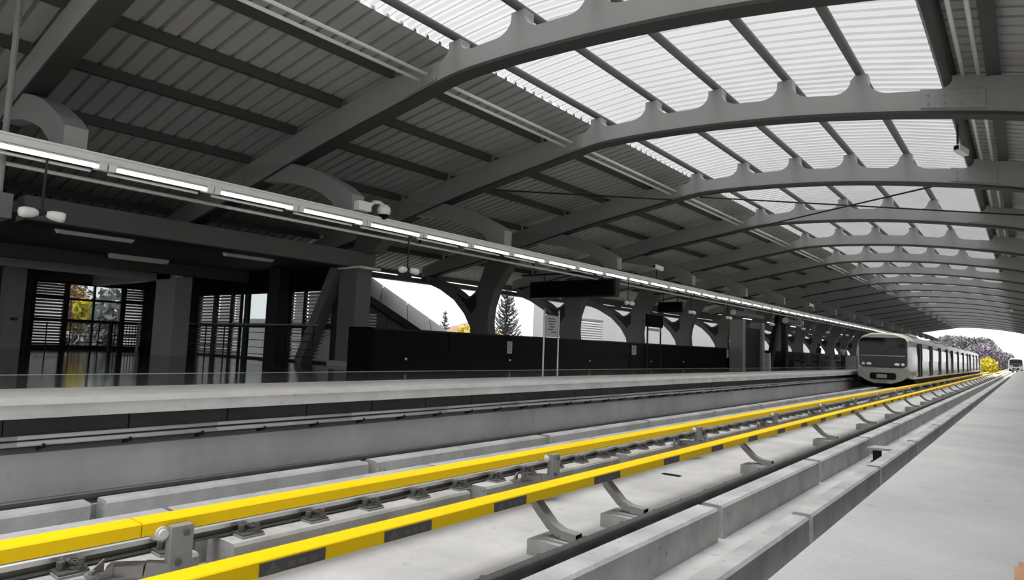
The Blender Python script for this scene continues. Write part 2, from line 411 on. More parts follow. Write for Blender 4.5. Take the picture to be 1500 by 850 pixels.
# eave: outer edge beam and a strip of translucent sheet near the left eave
for i, (y0, y1) in enumerate(zip(RIBS[3:], RIBS[4:])):
    obj('eave_beam', MB().box(-17.75, -17.45, y0, y1, 2.90, 3.06), 'column', ceil)
    obj('eave_fascia', MB().box(-18.75, -18.62, y0+.3, y1-.3, 3.27, 3.75), 'column', ceil)
    obj('eave_fascia', MB().box(-18.75, -18.62, y0-.3, y0+.3, 3.1, 3.75), 'column', ceil)
# diagonal bracing rods below the skylight
def rod(a, b, lab):
    obj('bracing_rod', MB().cyl(a, b, .022, n=8), 'dark', ceil)
rod((-6.9,16.8,4.97),(.6,21.95,4.62), 'thin bracing rod crossing the skylight from its left edge down to the right')
rod((-1.2,16.8,4.62),(-11.0,21.95,4.42), 'thin bracing rod crossing the skylight from right down to the left roof')
rod((-7.5,16.8,4.95),(-10.7,11.55,4.55), 'short bracing rod below the dark left roof panels')

# ------------------------------------------------------------------ Y columns and parapet
RE = [(-13.85,-.02),(-14.10,.6),(-14.16,1.13),(-14.2,1.52),(-14.14,1.99),(-13.93,2.57),(-13.55,3.1),(-13.2,3.5),(-12.75,3.96)]
LE = [(-17.3,3.2),(-17.3,2.92),(-16.53,2.64),(-15.82,2.25),(-15.3,1.76),(-15.0,1.3),(-14.92,.9),(-14.92,-.02)]
CR = [(-14.1,3.9),(-14.45,3.3),(-14.65,2.8),(-14.80,2.52),(-15.0,2.38),(-15.2,2.34),(-15.4,2.39),(-15.62,2.54),(-16.2,2.85)]
def make_column():
    t = thing('column', (0,0,0), 'x', 'column', 'branching steel columns')
    obj('branching_shaft', MB().prism(RE + CR + LE, 'y', -.19, .19), 'column', t)
    web = MB().prism([(-14.75,2.0),(-14.75,2.42),(-15.0,2.30),(-15.2,2.27),(-15.45,2.36),(-15.75,2.50),(-15.3,2.12),(-14.95,1.75)], 'y', -.205, -.19)
    obj('web_plate', web, 'dark', t)
    obj('base_plate', MB().box(-15.1, -13.7, -.32, .32, -.14, -.02), 'plate', t)
    return t
col0 = make_column()
for i, y in enumerate(RIBS[4:]):
    lab = 'dark branching column behind the parapet, %s from the left' % nth(i+1)
    if i == 0: col0.location = (0, y, 0); col0['label'] = lab; W[col0.name] = (0, y, 0)
    else: dup(col0, (0, y, 0), lab)
par = thing('parapet', (-12.8, 40, 0), 'long low black glossy parapet wall at the back of the far platform', 'parapet')
y = 10.4; k = 0
while y < 100:
    L = 2.8
    obj('panel', MB().box(-12.92, -12.8, y+.01, y+L-.01, 0.42, .98), 'black', par)
    obj('kick_panel', MB().box(-12.92, -12.82, y, y+L, 0, .425), 'black', par)
    obj('top_rail', MB().box(-12.95, -12.77, y, y+L, .98, 1.03), 'dark', par)
    y += L
obj('end_panel', MB().box(-13.5, -12.7, 10.25, 10.4, 0, 1.03), 'blackm', par)

# ================================================================== TRACKS
def railthing(x, label, head, ztop=ZR, h=.095, ye=300):
    t = thing('running_rail', (x, 40, ztop-h), label, 'rail')
    b = MB().box(x-.052, x+.052, -4, ye, ztop-h, ztop-h+.014); b.box(x-.013, x+.013, -4, ye, ztop-h+.014, ztop-.038)
    obj('web_and_foot', b, 'rail', t)
    obj('head', MB().prism([(x-.035,ztop-.04),(x+.035,ztop-.04),(x+.035,ztop-.008),(x+.026,ztop),(x-.026,ztop),(x-.035,ztop-.008)], 'y', -4, ye), head, t)
    return t
rl = railthing(-6.56, 'dark left rail of the far track, beside the far platform', 'rail', ye=126)
rs = railthing(-4.87, 'bright worn rail with steel fastenings under the upper yellow third rail', 'railhead', ye=126)
rr = railthing(-2.635, 'dark rail of the near track, left of the low concrete kerbs', 'rail', h=.15)
rn = railthing(-1.15, 'hidden right rail of the near track, below the near platform edge', 'rail', h=.15)
# fastenings: base plate, two spring clips, two bolts (one shared mesh)
fb = MB(); fb.box(-.19, .19, -.085, .085, 0, .018)
for sx in (-1, 1):
    fb.box(sx*.06-.012, sx*.06+.012, -.05, .05, .018, .055)
    fb.cyl((sx*.15, .045, .018), (sx*.15, .045, .085), .022, n=8)
    fb.cyl((sx*.15, .045, .018), (sx*.15, .045, .04), .036, n=6)
    fb.cyl((sx*.10, -.05, .018), (sx*.10, -.05, .07), .026, n=8)
    fb.path([(sx*.055, -.02, .045), (sx*.09, -.01, .075), (sx*.13, -.015, .07), (sx*.14, .02, .05), (sx*.08, .05, .045)], .011, n=6)
fme = mkmesh('rail_fastening', fb, 'clip'); fpl = mkmesh('fastening_plate', MB().box(-.20, .20, -.09, .09, -.012, .004), 'plate')
y = .98; zpl = ZR - .095
while y < 62:
    f = inst('rail_fastening', fme, (-4.87, y, zpl), rs); g = inst('fastening_plate', fpl, (-4.87, y, zpl), f)
    y += .598
y = 2.0
while y < 40:
    f = inst('rail_fastening', fme, (-2.635, y, ZR-.15), rr); y += .62
# concrete plinths (one object each)
def chamfer(x0, x1, y0, y1, z0, z1, c=.022):
    mb = MB(); p = [(x0,z0),(x1,z0),(x1,z1-c),(x1-c,z1),(x0+c,z1),(x0,z1-c)]
    return mb.prism(p, 'y', y0, y1)
def plinth_row(x0, x1, ztop, gaps, gapw, desc, name='plinth_block', upto=75, step=4.0, extra=None):
    ys = list(gaps)
    while ys[-1] < upto: ys.append(ys[-1]+step)
    prev = -3.0
    for i, y in enumerate(ys):
        mb = chamfer(x0, x1, prev, y-gapw/2, ZB, ztop)
        o = obj(name, mb, 'plinth', label='%s, %s from the left' % (desc, nth(i+1)), cat='concrete block', group=desc)
        prev = y + gapw/2
    tail = chamfer(x0, x1, prev, 300 if x0 > -4 else 126, ZB, ztop)
    obj(name, tail, 'plinth', label='%s, long far stretch' % desc, cat='concrete block', group=desc)
plinth_row(-6.45, -6.235, -.79, [2.24,5.2,8.9,12.6], .12, 'weathered concrete guard block beside the far platform rail', step=3.7)
plinth_row(-5.62, -5.06, -.765, [2.5,5.48,9.1,12.5], .04, 'pale concrete guard block behind the upper yellow rail', step=3.4)
plinth_row(-5.0, -4.60, zpl-.012, [2.45,5.3,8.5,11.6], .26, 'concrete bearing block under the fastened bright rail', step=3.15)
plinth_row(-2.53, -2.31, -.79, [6.19,9.99,13.73,17.45], .13, 'tall concrete kerb block right of the near dark rail', step=3.8)
plinth_row(-1.765, -1.58, -.79, [6.49,10.14,13.95,18.0], .13, 'low concrete kerb block nearest the near platform', step=3.85)
obj('rail_seat', MB().box(-2.80, -2.535, -4, 300, ZB, ZR-.15), 'plinth', label='narrow concrete strip under the near dark rail', cat='concrete strip')
obj('rail_seat', MB().box(-1.35, -.95, -4, 300, ZB, ZR-.15), 'plinth', label='narrow concrete strip under the rail by the near platform', cat='concrete strip')
obj('rail_seat', MB().box(-6.75, -6.46, -4, 126, ZB, ZR-.095), 'plinth', label='narrow concrete strip under the far dark rail', cat='concrete strip')
db = MB()
for i in range(160):
    yy = random.uniform(1.5, 22); xx = -1.56 + random.random()*.2; s = random.uniform(.006, .02)
    db.box(xx-s, xx+s, yy-s, yy+s*1.6, ZB, ZB+s)
obj('gravel_litter', db, 'plinth', label='scattered chips of grit along the kerb by the near platform', cat='grit', kind='stuff')

# third rails
up = thing('third_rail', (-4.5, 40, -.6), 'upper yellow covered third rail on grey posts, beside the far track', 'third rail')
lo = thing('third_rail', (-3.35, 40, -.6), 'lower yellow covered third rail with dark warning plates, beside the near track', 'third rail')
def cover(t, x0, x1, z0, z1, joints):
    for a, b in zip(joints, joints[1:]):
        mb = MB().prism([(x0,z0),(x1,z0),(x1,z1-.008),(x1-.008,z1),(x0+.008,z1),(x0,z1-.008)], 'y', a+.004, b-.004)
        obj('cover', mb, 'yellow', t)
cover(up, -4.596, -4.404, -.624, -.54, [-3,1.84] + [6.11+4.25*i for i in range(24)] + [126])
cover(lo, -3.43, -3.262, -.63, -.54, [-3,.6,4.87,6.05] + [10.3+4.25*i for i in range(23)] + [300])
for t, xx in ((up, -4.5), (lo, -3.35)):
    obj('conductor_rail', MB().box(xx-.035, xx+.035, -3, 126 if t is up else 300, -.645, -.60), 'rail', t)
# upper posts: raking foot, upright box post, porcelain insulator, bolts
def up_post(y):
    foot = MB(); foot.bar((-4.36, y-.02, -.86), (-4.43, y-.17, -.835), .10, .085); foot.bar((-4.43, y-.17, -.835), (-4.55, y-.34, -.828), .11, .07)
    foot.box(-4.66, -4.44, y-.44, y-.26, -.872, -.855)
    foot.prism([(y-.44,-.86),(y-.34,-.86),(y-.34,-.775)], 'x', -4.63, -4.615); foot.prism([(y-.44,-.86),(y-.34,-.86),(y-.34,-.775)], 'x', -4.49, -4.475)
    for q in (-4.60, -4.51): foot.cyl((q, y-.41, -.86), (q, y-.41, -.83), .016, n=6)
    f = foot
    p = MB(); p.box(-4.395, -4.315, y-.07, y+.07, -.90, -.575)
    s = MB(); s.cyl((-4.345, y-.045, -.575), (-4.345, y-.045, -.572), .02, n=8)
    return f, p
pf_, pp_ = up_post(0)
foot_me = mkmesh('post_foot', pf_, 'bracket', (-4.4, 0, -.9)); post_me = mkmesh('post', pp_, 'bracket', (-4.4, 0, -.9))
ins = MB(); 
for k in range(3): ins.cyl((-.075+k*.03, 0, 0), (-.055+k*.03, 0, 0), .055-.006*k, n=14)
ins.cyl((-.08,0,0), (.03,0,0), .03, n=12)
ins_me = mkmesh('insulator', ins, 'insul', smooth=False)
bl = MB(); bl.cyl((.0,0,0),(.02,0,0), .022, n=6); bl_me = mkmesh('bolt', bl, 'clip')
for i in range(24):
    y = 2.06 + 4.28*i
    inst('post_foot', foot_me, (-4.4, y, -.9), up); p = inst('post', post_me, (-4.4, y, -.9), up)
    q = inst('insulator', ins_me, (-4.385, y-.10, -.62), up)
    inst('bolt', bl_me, (-4.317, y+.02, -.62), p); inst('bolt', bl_me, (-4.317, y-.02, -.80), p)
# lower arms: cranked box arm down to a pedestal, end cap, holding bolts
arm = MB()
pts = [(-.06, -.665), (-.04, -.70), (.14, -.865), (.24, -.905), (.40, -.915)]
for a, b in zip(pts, pts[1:]): arm.bar((a[0],0,a[1]), (b[0],0,b[1]), .10, .07)
arm.box(-.10, -.02, -.05, .05, -.70, -.63)
arm_me = mkmesh('arm', arm, 'bracket')
cap_me = mkmesh('arm_end', MB().box(.395, .402, -.048, .048, -.948, -.882), 'blackm')
foot2 = MB(); foot2.box(.10, .52, -.10, .10, -.965, -.95); foot2.cyl((.46,.05,-.95),(.46,.05,-.92), .02, n=6); foot2.cyl((.46,-.05,-.95),(.46,-.05,-.92), .02, n=6)
foot2.prism([(.41,-.95),(.47,-.95),(.41,-.91)], 'y', -.01, .01)
foot2_me = mkmesh('arm_foot', foot2, 'plate')
ped_me = mkmesh('pedestal', chamfer(-.02, .53, -.16, .16, ZB, -.965, .012), 'plinth')
for i, y in enumerate([4.71, 5.93] + [10.0+4.22*j for j in range(23)]):
    a = inst('arm', arm_me, (-3.36, y, 0), lo); inst('arm_end', cap_me, (-3.36, y, 0), a); inst('arm_foot', foot2_me, (-3.36, y, 0), a)
    inst('pedestal', ped_me, (-3.36, y, 0), lo)
tri = MB().prism([(-.05,-.028),(.05,-.028),(0,.032)], 'x', 0, .002)
for k in range(3): tri.box(0, .002, .09+k*.07, .09+k*.07+.05, -.02, .012)
tri_me = mkmesh('warning_mark', tri, 'warnmark')
for i, (a, b) in enumerate([(1.98,2.40),(2.85,3.27),(3.95,4.36),(5.44,5.94),(6.97,7.38)] + [(8.4+1.45*j, 8.8+1.45*j) for j in range(20)]):
    w = obj('warning_plate', MB().box(-3.262, -3.257, a, b, -.626, -.556), 'warn', lo)
    inst('warning_mark', tri_me, (-3.257, a+.08, -.592), w)
# small things on the slab
t = thing('track_marker_post', (-2.05, 13.0, ZB), 'squat post with a flat plate on top between the two concrete kerbs', 'marker post')
obj('stub', MB().cyl((-2.05,12.85,ZB),(-2.05,12.85,ZB+.22), .07, n=10).cyl((-2.05,12.85,ZB),(-2.05,12.85,ZB+.02), .1, n=10), 'dark', t)
obj('top_plate', MB().prism([(-2.18,12.62),(-1.78,12.75),(-1.70,13.15),(-2.12,13.05)], 'z', ZB+.22, ZB+.26), 'plinth', t)
obj('drain_cover', MB().box(-4.17, -3.90, 8.82, 8.92, ZB, ZB+.012).box(-4.15, -3.92, 8.84, 8.90, ZB+.012, ZB+.016), 'dark', label='small dark drain cover lying on the track slab', cat='drain cover')
# cables on the far platform wall with brackets
for j, (dz, r_) in enumerate(((0, .022), (-.065, .026))):
    obj('wall_cable', MB().path([(-7.74, -4+i*2.0, -.405+dz+.004*math.sin(i*1.9+j)) for i in range(55)], r_, n=7), 'cable', smooth=True,
        label=('upper' if j == 0 else 'lower') + ' dark cable run along the far platform wall', cat='cable', group='cables on the far platform wall')
cb = MB().prism([(-7.87,-.50),(-7.87,-.56),(-7.70,-.515),(-7.70,-.50)], 'y', -.02, .02)
cb.box(-7.715, -7.70, -.012, .012, -.515, -.47)
cb_o = None
for i in range(40):
    y = .62 + .8*i
    if cb_o is None:
        cb_o = thing('cable_bracket', (0, y, 0), 'first cable bracket on the far platform wall from the left', 'bracket', 'cable brackets on the far platform wall')
        W[cb_o.name] = (0,0,0); obj('bracket_plate', cb, 'dark', cb_o); W[cb_o.name] = (0,y,0)
    else: dup(cb_o, (0, y, 0), '%s cable bracket on the far platform wall from the left' % nth(i+1))

# ================================================================== overhead cable tray and lamps
tr = thing('cable_tray', (-9.3, 40, 2.9), 'long pale cable tray slung below the curved brackets over the far platform', 'cable tray')
def zt(y): return max(0, min(.22, .0045*(y-8)))
def lng(mbf, y0=-2.0, y1=103.0, seg=15):
    mb = MB(); n = seg; 
    for i in range(n):
        a = y0+(y1-y0)*i/n; b = y0+(y1-y0)*(i+1)/n
        x0,x1,z0,z1 = mbf
        za, zb = zt(a), zt(b)
        mb.add([(x0,a,z0+za),(x1,a,z0+za),(x1,a,z1+za),(x0,a,z1+za),(x0,b,z0+zb),(x1,b,z0+zb),(x1,b,z1+zb),(x0,b,z1+zb)],
               [(0,1,2,3),(7,6,5,4),(0,4,5,1),(1,5,6,2),(2,6,7,3),(3,7,4,0)])
    return mb
obj('channel', lng((-9.52,-9.26,2.84,2.93)), 'tray', tr)
obj('rim', lng((-9.56,-9.24,2.93,2.955)), 'tray', tr)
obj('cable_bundle', lng((-9.75,-9.58,2.95,3.0)), 'dark', tr)
obj('conduit', MB().path([(-9.9,-2+7*i,2.72+zt(-2+7*i)) for i in range(16)], .028, n=8), 'pipe', tr, smooth=True)
hg = MB()
for i in range(26): hg.box(-9.92,-9.88, 1.2+4*i, 1.23+4*i, 2.74+zt(4*i), 2.86+zt(4*i)); hg.box(-9.92,-9.5,1.2+4*i,1.23+4*i,2.85+zt(4*i),2.87+zt(4*i))
obj('conduit_hangers', hg, 'dark', tr)
sl = None
def make_strip():
    t = thing('strip_light', (0,0,0), 'x', 'strip light', 'strip lights below the cable tray')
    obj('housing', MB().prism([(-9.40,2.84),(-9.24,2.84),(-9.22,2.815),(-9.40,2.79)], 'y', -.68, .68), 'white', t)
    obj('tube', MB().cyl((-9.245,-.58,2.79),(-9.245,.58,2.79), .026, n=10), 'lamp', t, smooth=True)
    for ya in (.60, -.69): obj('end_box', MB().prism([(-9.44,2.84),(-9.20,2.84),(-9.22,2.75),(-9.44,2.78)], 'y', ya, ya+.09), 'tray', t)
    obj('rear_pipe', MB().cyl((-9.52,-.6,2.775),(-9.52,.6,2.775), .02, n=6), 'pipe', t)
    return t
for i in range(46):
    y = 2.36 + 1.4*i - 1.4
    lab = 'white fluorescent strip light under the cable tray, %s from the left' % nth(i+1)
    if sl is None: sl = make_strip(); sl.location = (0,y,zt(y)-.012); sl['label'] = lab; W[sl.name] = (0,y,zt(y))
    else: dup(sl, (0,y,zt(y)-.012), lab)
# twin horn speakers on drop rods
def make_speaker():
    t = thing('twin_speaker', (0,0,0), 'x', 'loudspeaker', 'twin loudspeakers hanging below the tray')
    obj('drop_rod', MB().cyl((-9.4,0,2.12),(-9.4,0,2.86), .014, n=8), 'dark', t)
    obj('yoke', MB().bar((-9.4,-.06,2.10),(-9.4,.06,2.10), .03, .04).cyl((-9.4,0,2.06),(-9.4,0,2.14), .03, n=8), 'dark', t)
    for s in (-1, 1):
        mb = MB(); prof = [(.05,.035),(.09,.055),(.14,.062),(.20,.066),(.24,.055),(.245,.0)]
        d = Vector((.25, s*.95, -.12)).normalized(); c = Vector((-9.4, 0, 2.09)); u = Vector((0,0,1)); a = d.cross(u).normalized(); b = a.cross(d)
        n = 14; vs = []; fs = []
        for (q, r_) in prof:
            for j in range(n): vs.append(c + d*q + a*math.cos(6.2832*j/n)*max(r_,.002) + b*math.sin(6.2832*j/n)*max(r_,.002))
        for k in range(len(prof)-1):
            for j in range(n): fs.append((k*n+j, (k+1)*n+j, (k+1)*n+(j+1)%n, k*n+(j+1)%n))
        fs.append(tuple(range(n)))
        mb.add(vs, fs); obj('horn', mb, 'white', t, smooth=True)
    return t
sp = None
for i, y in enumerate([2.45, 8.45, 17.4, 22.1, 25.8, 31.5, 37.0, 42.5, 48]):
    lab = 'white twin horn loudspeaker on a drop rod, %s from the left' % nth(i+1)
    if sp is None: sp = make_speaker(); sp.location = (0,y,zt(y)); sp['label'] = lab; W[sp.name] = (0,y,zt(y))
    else: dup(sp, (0,y,zt(y)), lab)
# dome camera on the second bracket, small box cameras
t = thing('dome_camera', (-9.25, 7.05, 2.96), 'white dome security camera with box on the bracket above the tray', 'security camera')
obj('junction_box', MB().box(-9.34,-9.16,7.02,7.30,3.0,3.16), 'white', t)
obj('swan_neck', MB().path([(-9.25,7.30,3.10),(-9.25,7.42,3.21),(-9.25,7.55,3.23),(-9.25,7.66,3.18)], .035, n=8), 'white', t, smooth=True)
obj('dome_housing', MB().ell((-9.25,7.66,3.10), .13, .13, .12), 'white', t, smooth=True)
obj('lens_dome', MB().ell((-9.25,7.66,3.02), .095, .095, .09), 'black', t, smooth=True)
for i, (x, y, z, lab) in enumerate(((-9.3,19.2,3.22,'white box camera on a pole above the tray, left of the skylight'), (-9.3,38.3,3.4,'small white box camera above the tray, far along the platform'), (-.75,13.0,4.28,'white box camera hanging at the right edge of the skylight'), (-.7,60,4.7,'far small white camera at the right edge of the skylight'))):
    t = thing('box_camera', (x,y,z-.2), lab, 'security camera')
    s = 1.0 if i < 2 else .8
    obj('pole', MB().cyl((x-.05,y,z-.27 if i < 2 else z),(x-.05,y,z+.12 if i < 2 else z+.45), .018, n=6), 'dark', t)
    obj('camera_body', MB().bar((x-.06,y-.16*s,z+.22 if i<2 else z),(x+.05,y+.2*s,z+.16 if i<2 else z-.04), .13*s, .13*s), 'white', t)
    obj('lens', MB().bar((x-.062,y-.17*s,z+.222 if i<2 else z+.002),(x-.058,y-.155*s,z+.22 if i<2 else z), .09*s, .09*s), 'black', t)

# ================================================================== platform furniture
bd = thing('display_board', (-10.8,16.5,2.2), 'wide black hanging display board across the far platform', 'display board')
obj('case', MB().box(-12.35,-9.32,16.42,16.62,2.27,2.74), 'blackm', bd)
fr = MB().box(-12.4,-9.27,16.40,16.64,2.235,2.27).box(-9.32,-9.27,16.40,16.64,2.27,2.76).box(-12.4,-12.35,16.40,16.64,2.27,2.76).box(-12.4,-9.27,16.40,16.64,2.74,2.765)
obj('frame', fr, 'dark', bd)
obj('screen', MB().box(-12.2,-9.55,16.412,16.422,2.33,2.68), 'black', bd)
for x in (-11.9,-9.8): obj('hanger', MB().cyl((x,16.5,2.76),(x,16.5,2.98), .02, n=8), 'dark', bd)
obj('support_bar', MB().box(-12.8,-9.3,16.46,16.54,2.96,3.02), 'dark', bd)
bd2 = thing('display_board', (-11,24,2.3), 'smaller dark hanging board farther along the far platform', 'display board')
obj('case', MB().box(-11.6,-10.6,24.0,24.15,2.30,2.66), 'blackm', bd2); obj('frame', MB().box(-11.64,-10.56,23.98,24.17,2.27,2.30).box(-11.64,-10.56,23.98,24.17,2.66,2.69), 'dark', bd2)
for x in (-11.4,-10.8): obj('hanger', MB().cyl((x,24.07,2.69),(x,24.07,3.04), .018, n=6), 'dark', bd2)
obj('support_bar', MB().box(-11.8,-9.3,24.03,24.11,3.0,3.06), 'dark', bd2)
sg = thing('stand_sign', (-11.8,16.8,0), 'pale information sign on two steel posts in front of the parapet', 'sign')
for yy in (16.42,17.22): obj('post', MB().cyl((-11.8,yy,0),(-11.8,yy,1.86), .028, n=10).ell((-11.8,yy,1.87),.04,.04,.04,8,6), 'steel', sg)
pnl = obj('sign_panel', MB().box(-11.83,-11.79,16.48,17.16,1.02,1.70), 'paper', sg)
tx = MB()
for k, (a, b) in enumerate(((16.58,16.98),(16.60,17.05),(16.66,16.92),(16.70,16.98),(16.6,16.9),(16.8,17.1))): tx.box(-11.79,-11.786,a,b,1.58-.085*k,1.615-.085*k)
obj('sign_print', tx, 'ink', pnl)
obj('cross_bars', MB().box(-11.82,-11.78,16.42,17.22,1.74,1.79).box(-11.82,-11.78,16.42,17.22,.97,1.0), 'dark', sg)
sg2 = thing('stand_sign', (-12.4,25.2,0), 'dark topped sign on two thin posts, farther along the parapet', 'sign')
for yy in (24.7,25.95): obj('post', MB().cyl((-12.4,yy,0),(-12.4,yy,1.95), .035, n=8), 'dark', sg2)
obj('dark_panel', MB().box(-12.45,-12.36,24.6,26.1,1.72,2.25), 'blackm', sg2); obj('white_strip', MB().box(-12.43,-12.37,24.75,25.9,1.55,1.66), 'paper', sg2)
for i, (yy, z0, z1, w, lab) in enumerate(((15.85,.45,.83,.22,'pale printed notice on the black parapet, left of the pale sign'), (24.1,.52,.90,.36,'white notice on the black parapet beside the dark topped sign'), (35.0,.50,.95,.4,'white notice on the parapet far along the platform'))):
    t = obj('wall_notice', MB().box(-12.80,-12.775,yy,yy+w,z0,z1), 'paper', label=lab, cat='notice')
    n = MB()
    for k in range(5): n.box(-12.776,-12.772,yy+.03,yy+w-.03-.04*(k%2),z1-.06-.065*k,z1-.035-.065*k)
    obj('print', n, 'ink', t)
for i, yy in enumerate((11.6,16.0,20.8,25.9,29.3)):
    obj('floor_light', MB().ell((-12.79,yy,.24),.03,.04,.035,8,6), 'white', label='small round white marker light low on the parapet, %s from the left' % nth(i+1), cat='marker light', group='marker lights on the parapet')
bn = thing('litter_bin', (-12.3,40.6,0), 'pale slim upright bin in front of the far parapet', 'bin')
obj('body', MB().box(-12.45,-12.15,40.4,40.7,0,.85), 'tray', bn); obj('lid', MB().box(-12.47,-12.13,40.38,40.72,.85,.9), 'dark', bn)
# kiosk of dark frames and pipes at the far stair
ks = thing('stair_kiosk', (-12.2,37,0), 'dark boxy stair enclosure with pale posts far along the platform', 'kiosk')
obj('box', MB().box(-12.72,-12.15,35.6,38.6,0,2.2), 'dark', ks)
for yy in (35.45,38.8): obj('post', MB().box(-12.72,-12.0,yy-.22,yy+.22,0,2.6), 'clad', ks)
obj('pipe', MB().cyl((-12.2,34.4,2.95),(-12.2,39.2,2.95), .14, n=10), 'bracket', ks); obj('pipe_end', MB().ell((-12.2,34.3,2.95),.16,.12,.16), 'white', ks, smooth=True)
vp = thing('v_post', (-12.4,43.5,0), 'dark leaning twin post beside the stair enclosure', 'post')
obj('upright', MB().box(-12.55,-12.25,44.2,44.8,0,3.6), 'dark', vp); obj('raker', MB().bar((-12.4,41.2,0),(-12.4,43.3,3.5), .3, .5), 'dark', vp)
vq = thing('ceiling_camera_bar', (-12.2,44,2.9), 'grey bar with round ends hung by the stair enclosure', 'lamp bar')
obj('bar', MB().cyl((-11.8,42.6,2.95),(-11.8,45.8,2.95), .13, n=10), 'bracket', vq); obj('round_end', MB().ell((-11.8,42.5,2.95),.2,.15,.2), 'white', vq, smooth=True); obj('round_end', MB().ell((-11.8,45.9,2.95),.26,.2,.26), 'white', vq, smooth=True)
for i, yy in enumerate((47.5,52.5,60.0)):
    b = thing('bench', (-12.2,yy,0), '%s dark platform bench from the left, against the far parapet' % nth(i+1), 'bench', 'platform benches')
    obj('seat', MB().box(-12.45,-12.0,yy-.9,yy+.9,.40,.45), 'dark', b); obj('backrest', MB().box(-12.5,-12.44,yy-.9,yy+.9,.55,.9), 'dark', b)
    for s in (-.75,.75): obj('leg', MB().box(-12.42,-12.05,yy+s-.03,yy+s+.03,0,.40), 'bracket', b)

# ------------------------------------------------------------------ people
def person(x, y, face, label, top, legs, h=1.66, bag=False, arms=0.0):
    k = h/1.75; t = thing('person', (x,y,0), label, 'person')
    ca, sa = math.cos(face), math.sin(face)
    def P(a, b, c): return (x + (a*ca - b*sa)*k, y + (a*sa + b*ca)*k, c*k)   # a = side, b = front
    def skin(name, nodes, edges, m, sub=2):
        me = bpy.data.meshes.new(name); loc = W[t.name]
        me.from_pydata([tuple(Vector(P(*n[:3]))-Vector(loc)) for n in nodes], edges, []); me.update()
        o = bpy.data.objects.new(name, me); C.objects.link(o); o.parent = t; W[o.name] = loc
        md = o.modifiers.new('skin', 'SKIN'); md.use_smooth_shade = True
        for i, n in enumerate(nodes):
            sv = me.skin_vertices[0].data[i]; rr_ = n[3] if isinstance(n[3], tuple) else (n[3], n[3]); sv.radius = (rr_[0]*k, rr_[1]*k); sv.use_root = (i == 0)
        s = o.modifiers.new('sub', 'SUBSURF'); s.levels = s.render_levels = sub
        me.materials.append(M[m]); return o
    N = [(0,0,.95,.14),(0,0,1.15,.13),(0,0,1.36,.15),(0,0,1.47,.06),(0,.015,1.56,.075),(0,.02,1.68,.085),
         (.17,0,1.40,.055),(.24,-.02,1.14,.043),(.25,.05+arms,.92+arms,.034),(-.17,0,1.40,.055),(-.24,-.02,1.14,.043),(-.25,.05+arms,.92+arms,.034),
         (.09,0,.88,.085),(.10,.02,.48,.058),(.11,-.02,.08,.04),(.12,.10,.04,.035),(-.09,0,.88,.085),(-.10,.0,.48,.058),(-.11,-.04,.08,.04),(-.12,.08,.04,.035)]
    E_ = [(0,1),(1,2),(2,3),(3,4),(4,5),(2,6),(6,7),(7,8),(2,9),(9,10),(10,11),(0,12),(12,13),(13,14),(14,15),(0,16),(16,17),(17,18),(18,19)]
    for s, b in ((1,8),(-1,11)):            # palm and five fingers
        wx, wy, wz = N[b][:3]; p = len(N)
        N.append((wx, wy+.02, wz-.07, .03)); E_.append((b, p))
        for j, (dx, L) in enumerate(((-.03,.07),(-.01,.085),(.01,.08),(.03,.06))):
            q = len(N); N.append((wx+s*.005, wy+.02+dx, wz-.07-L*.55, .009)); N.append((wx, wy+.035+dx, wz-.07-L, .008)); E_.append((p, q)); E_.append((q, q+1))
        q = len(N); N.append((wx-s*.01, wy+.065, wz-.085, .010)); N.append((wx-s*.012, wy+.075, wz-.12, .009)); E_.append((p, q)); E_.append((q, q+1))
    skin('body', N, E_, 'skin')
    skin('top', [(0,0,.93,.165),(0,0,1.15,.155),(0,0,1.38,.165),(0,0,1.46,.08),(.18,0,1.40,.072),(.235,-.01,1.18,.066),(-.18,0,1.40,.072),(-.235,-.01,1.18,.066)], [(0,1),(1,2),(2,3),(2,4),(4,5),(2,6),(6,7)], top)
    skin('trousers', [(0,0,.95,.155),(.09,0,.86,.10),(.10,.02,.48,.075),(.11,-.02,.10,.06),(-.09,0,.86,.10),(-.10,0,.48,.075),(-.11,-.04,.10,.06)], [(0,1),(1,2),(2,3),(0,4),(4,5),(5,6)], legs)
    skin('hair', [(0,-.02,1.66,.085),(0,-.01,1.73,.085),(0,-.045,1.60,.07)], [(0,1),(0,2)], 'hair')
    skin('shoes', [(.11,-.04,.045,.05),(.12,.13,.035,.042)], [(0,1)], 'hair', 1); skin('shoes', [(-.11,-.06,.045,.05),(-.12,.11,.035,.042)], [(0,1)], 'hair', 1)
    skin('nose', [(0,.09,1.655,.014),(0,.112,1.63,.016)], [(0,1)], 'skin', 1)
    e = MB()
    for s in (-1, 1): e.ell(P(s*.032,.095,1.675), .011, .011, .008, 6, 4)
    e.ell(P(0,.10,1.595), .02, .02, .006, 6, 4); obj('face_features', e, 'hair', t)
    if bag: obj('shoulder_bag', MB().bar(P(.27,-.02,.72), P(.27,-.02,1.05), .12, .28), 'clothg', t)
    return t
person(-11.6, 50.0, 2.4, 'person in dark clothes with a bag standing by the far parapet', 'clothd', 'clothg', h=1.68, bag=True)
person(-11.3, 56.5, -2.6, 'person in a white shirt and dark trousers standing near the train', 'shirtw', 'clothd', h=1.68, arms=.06)

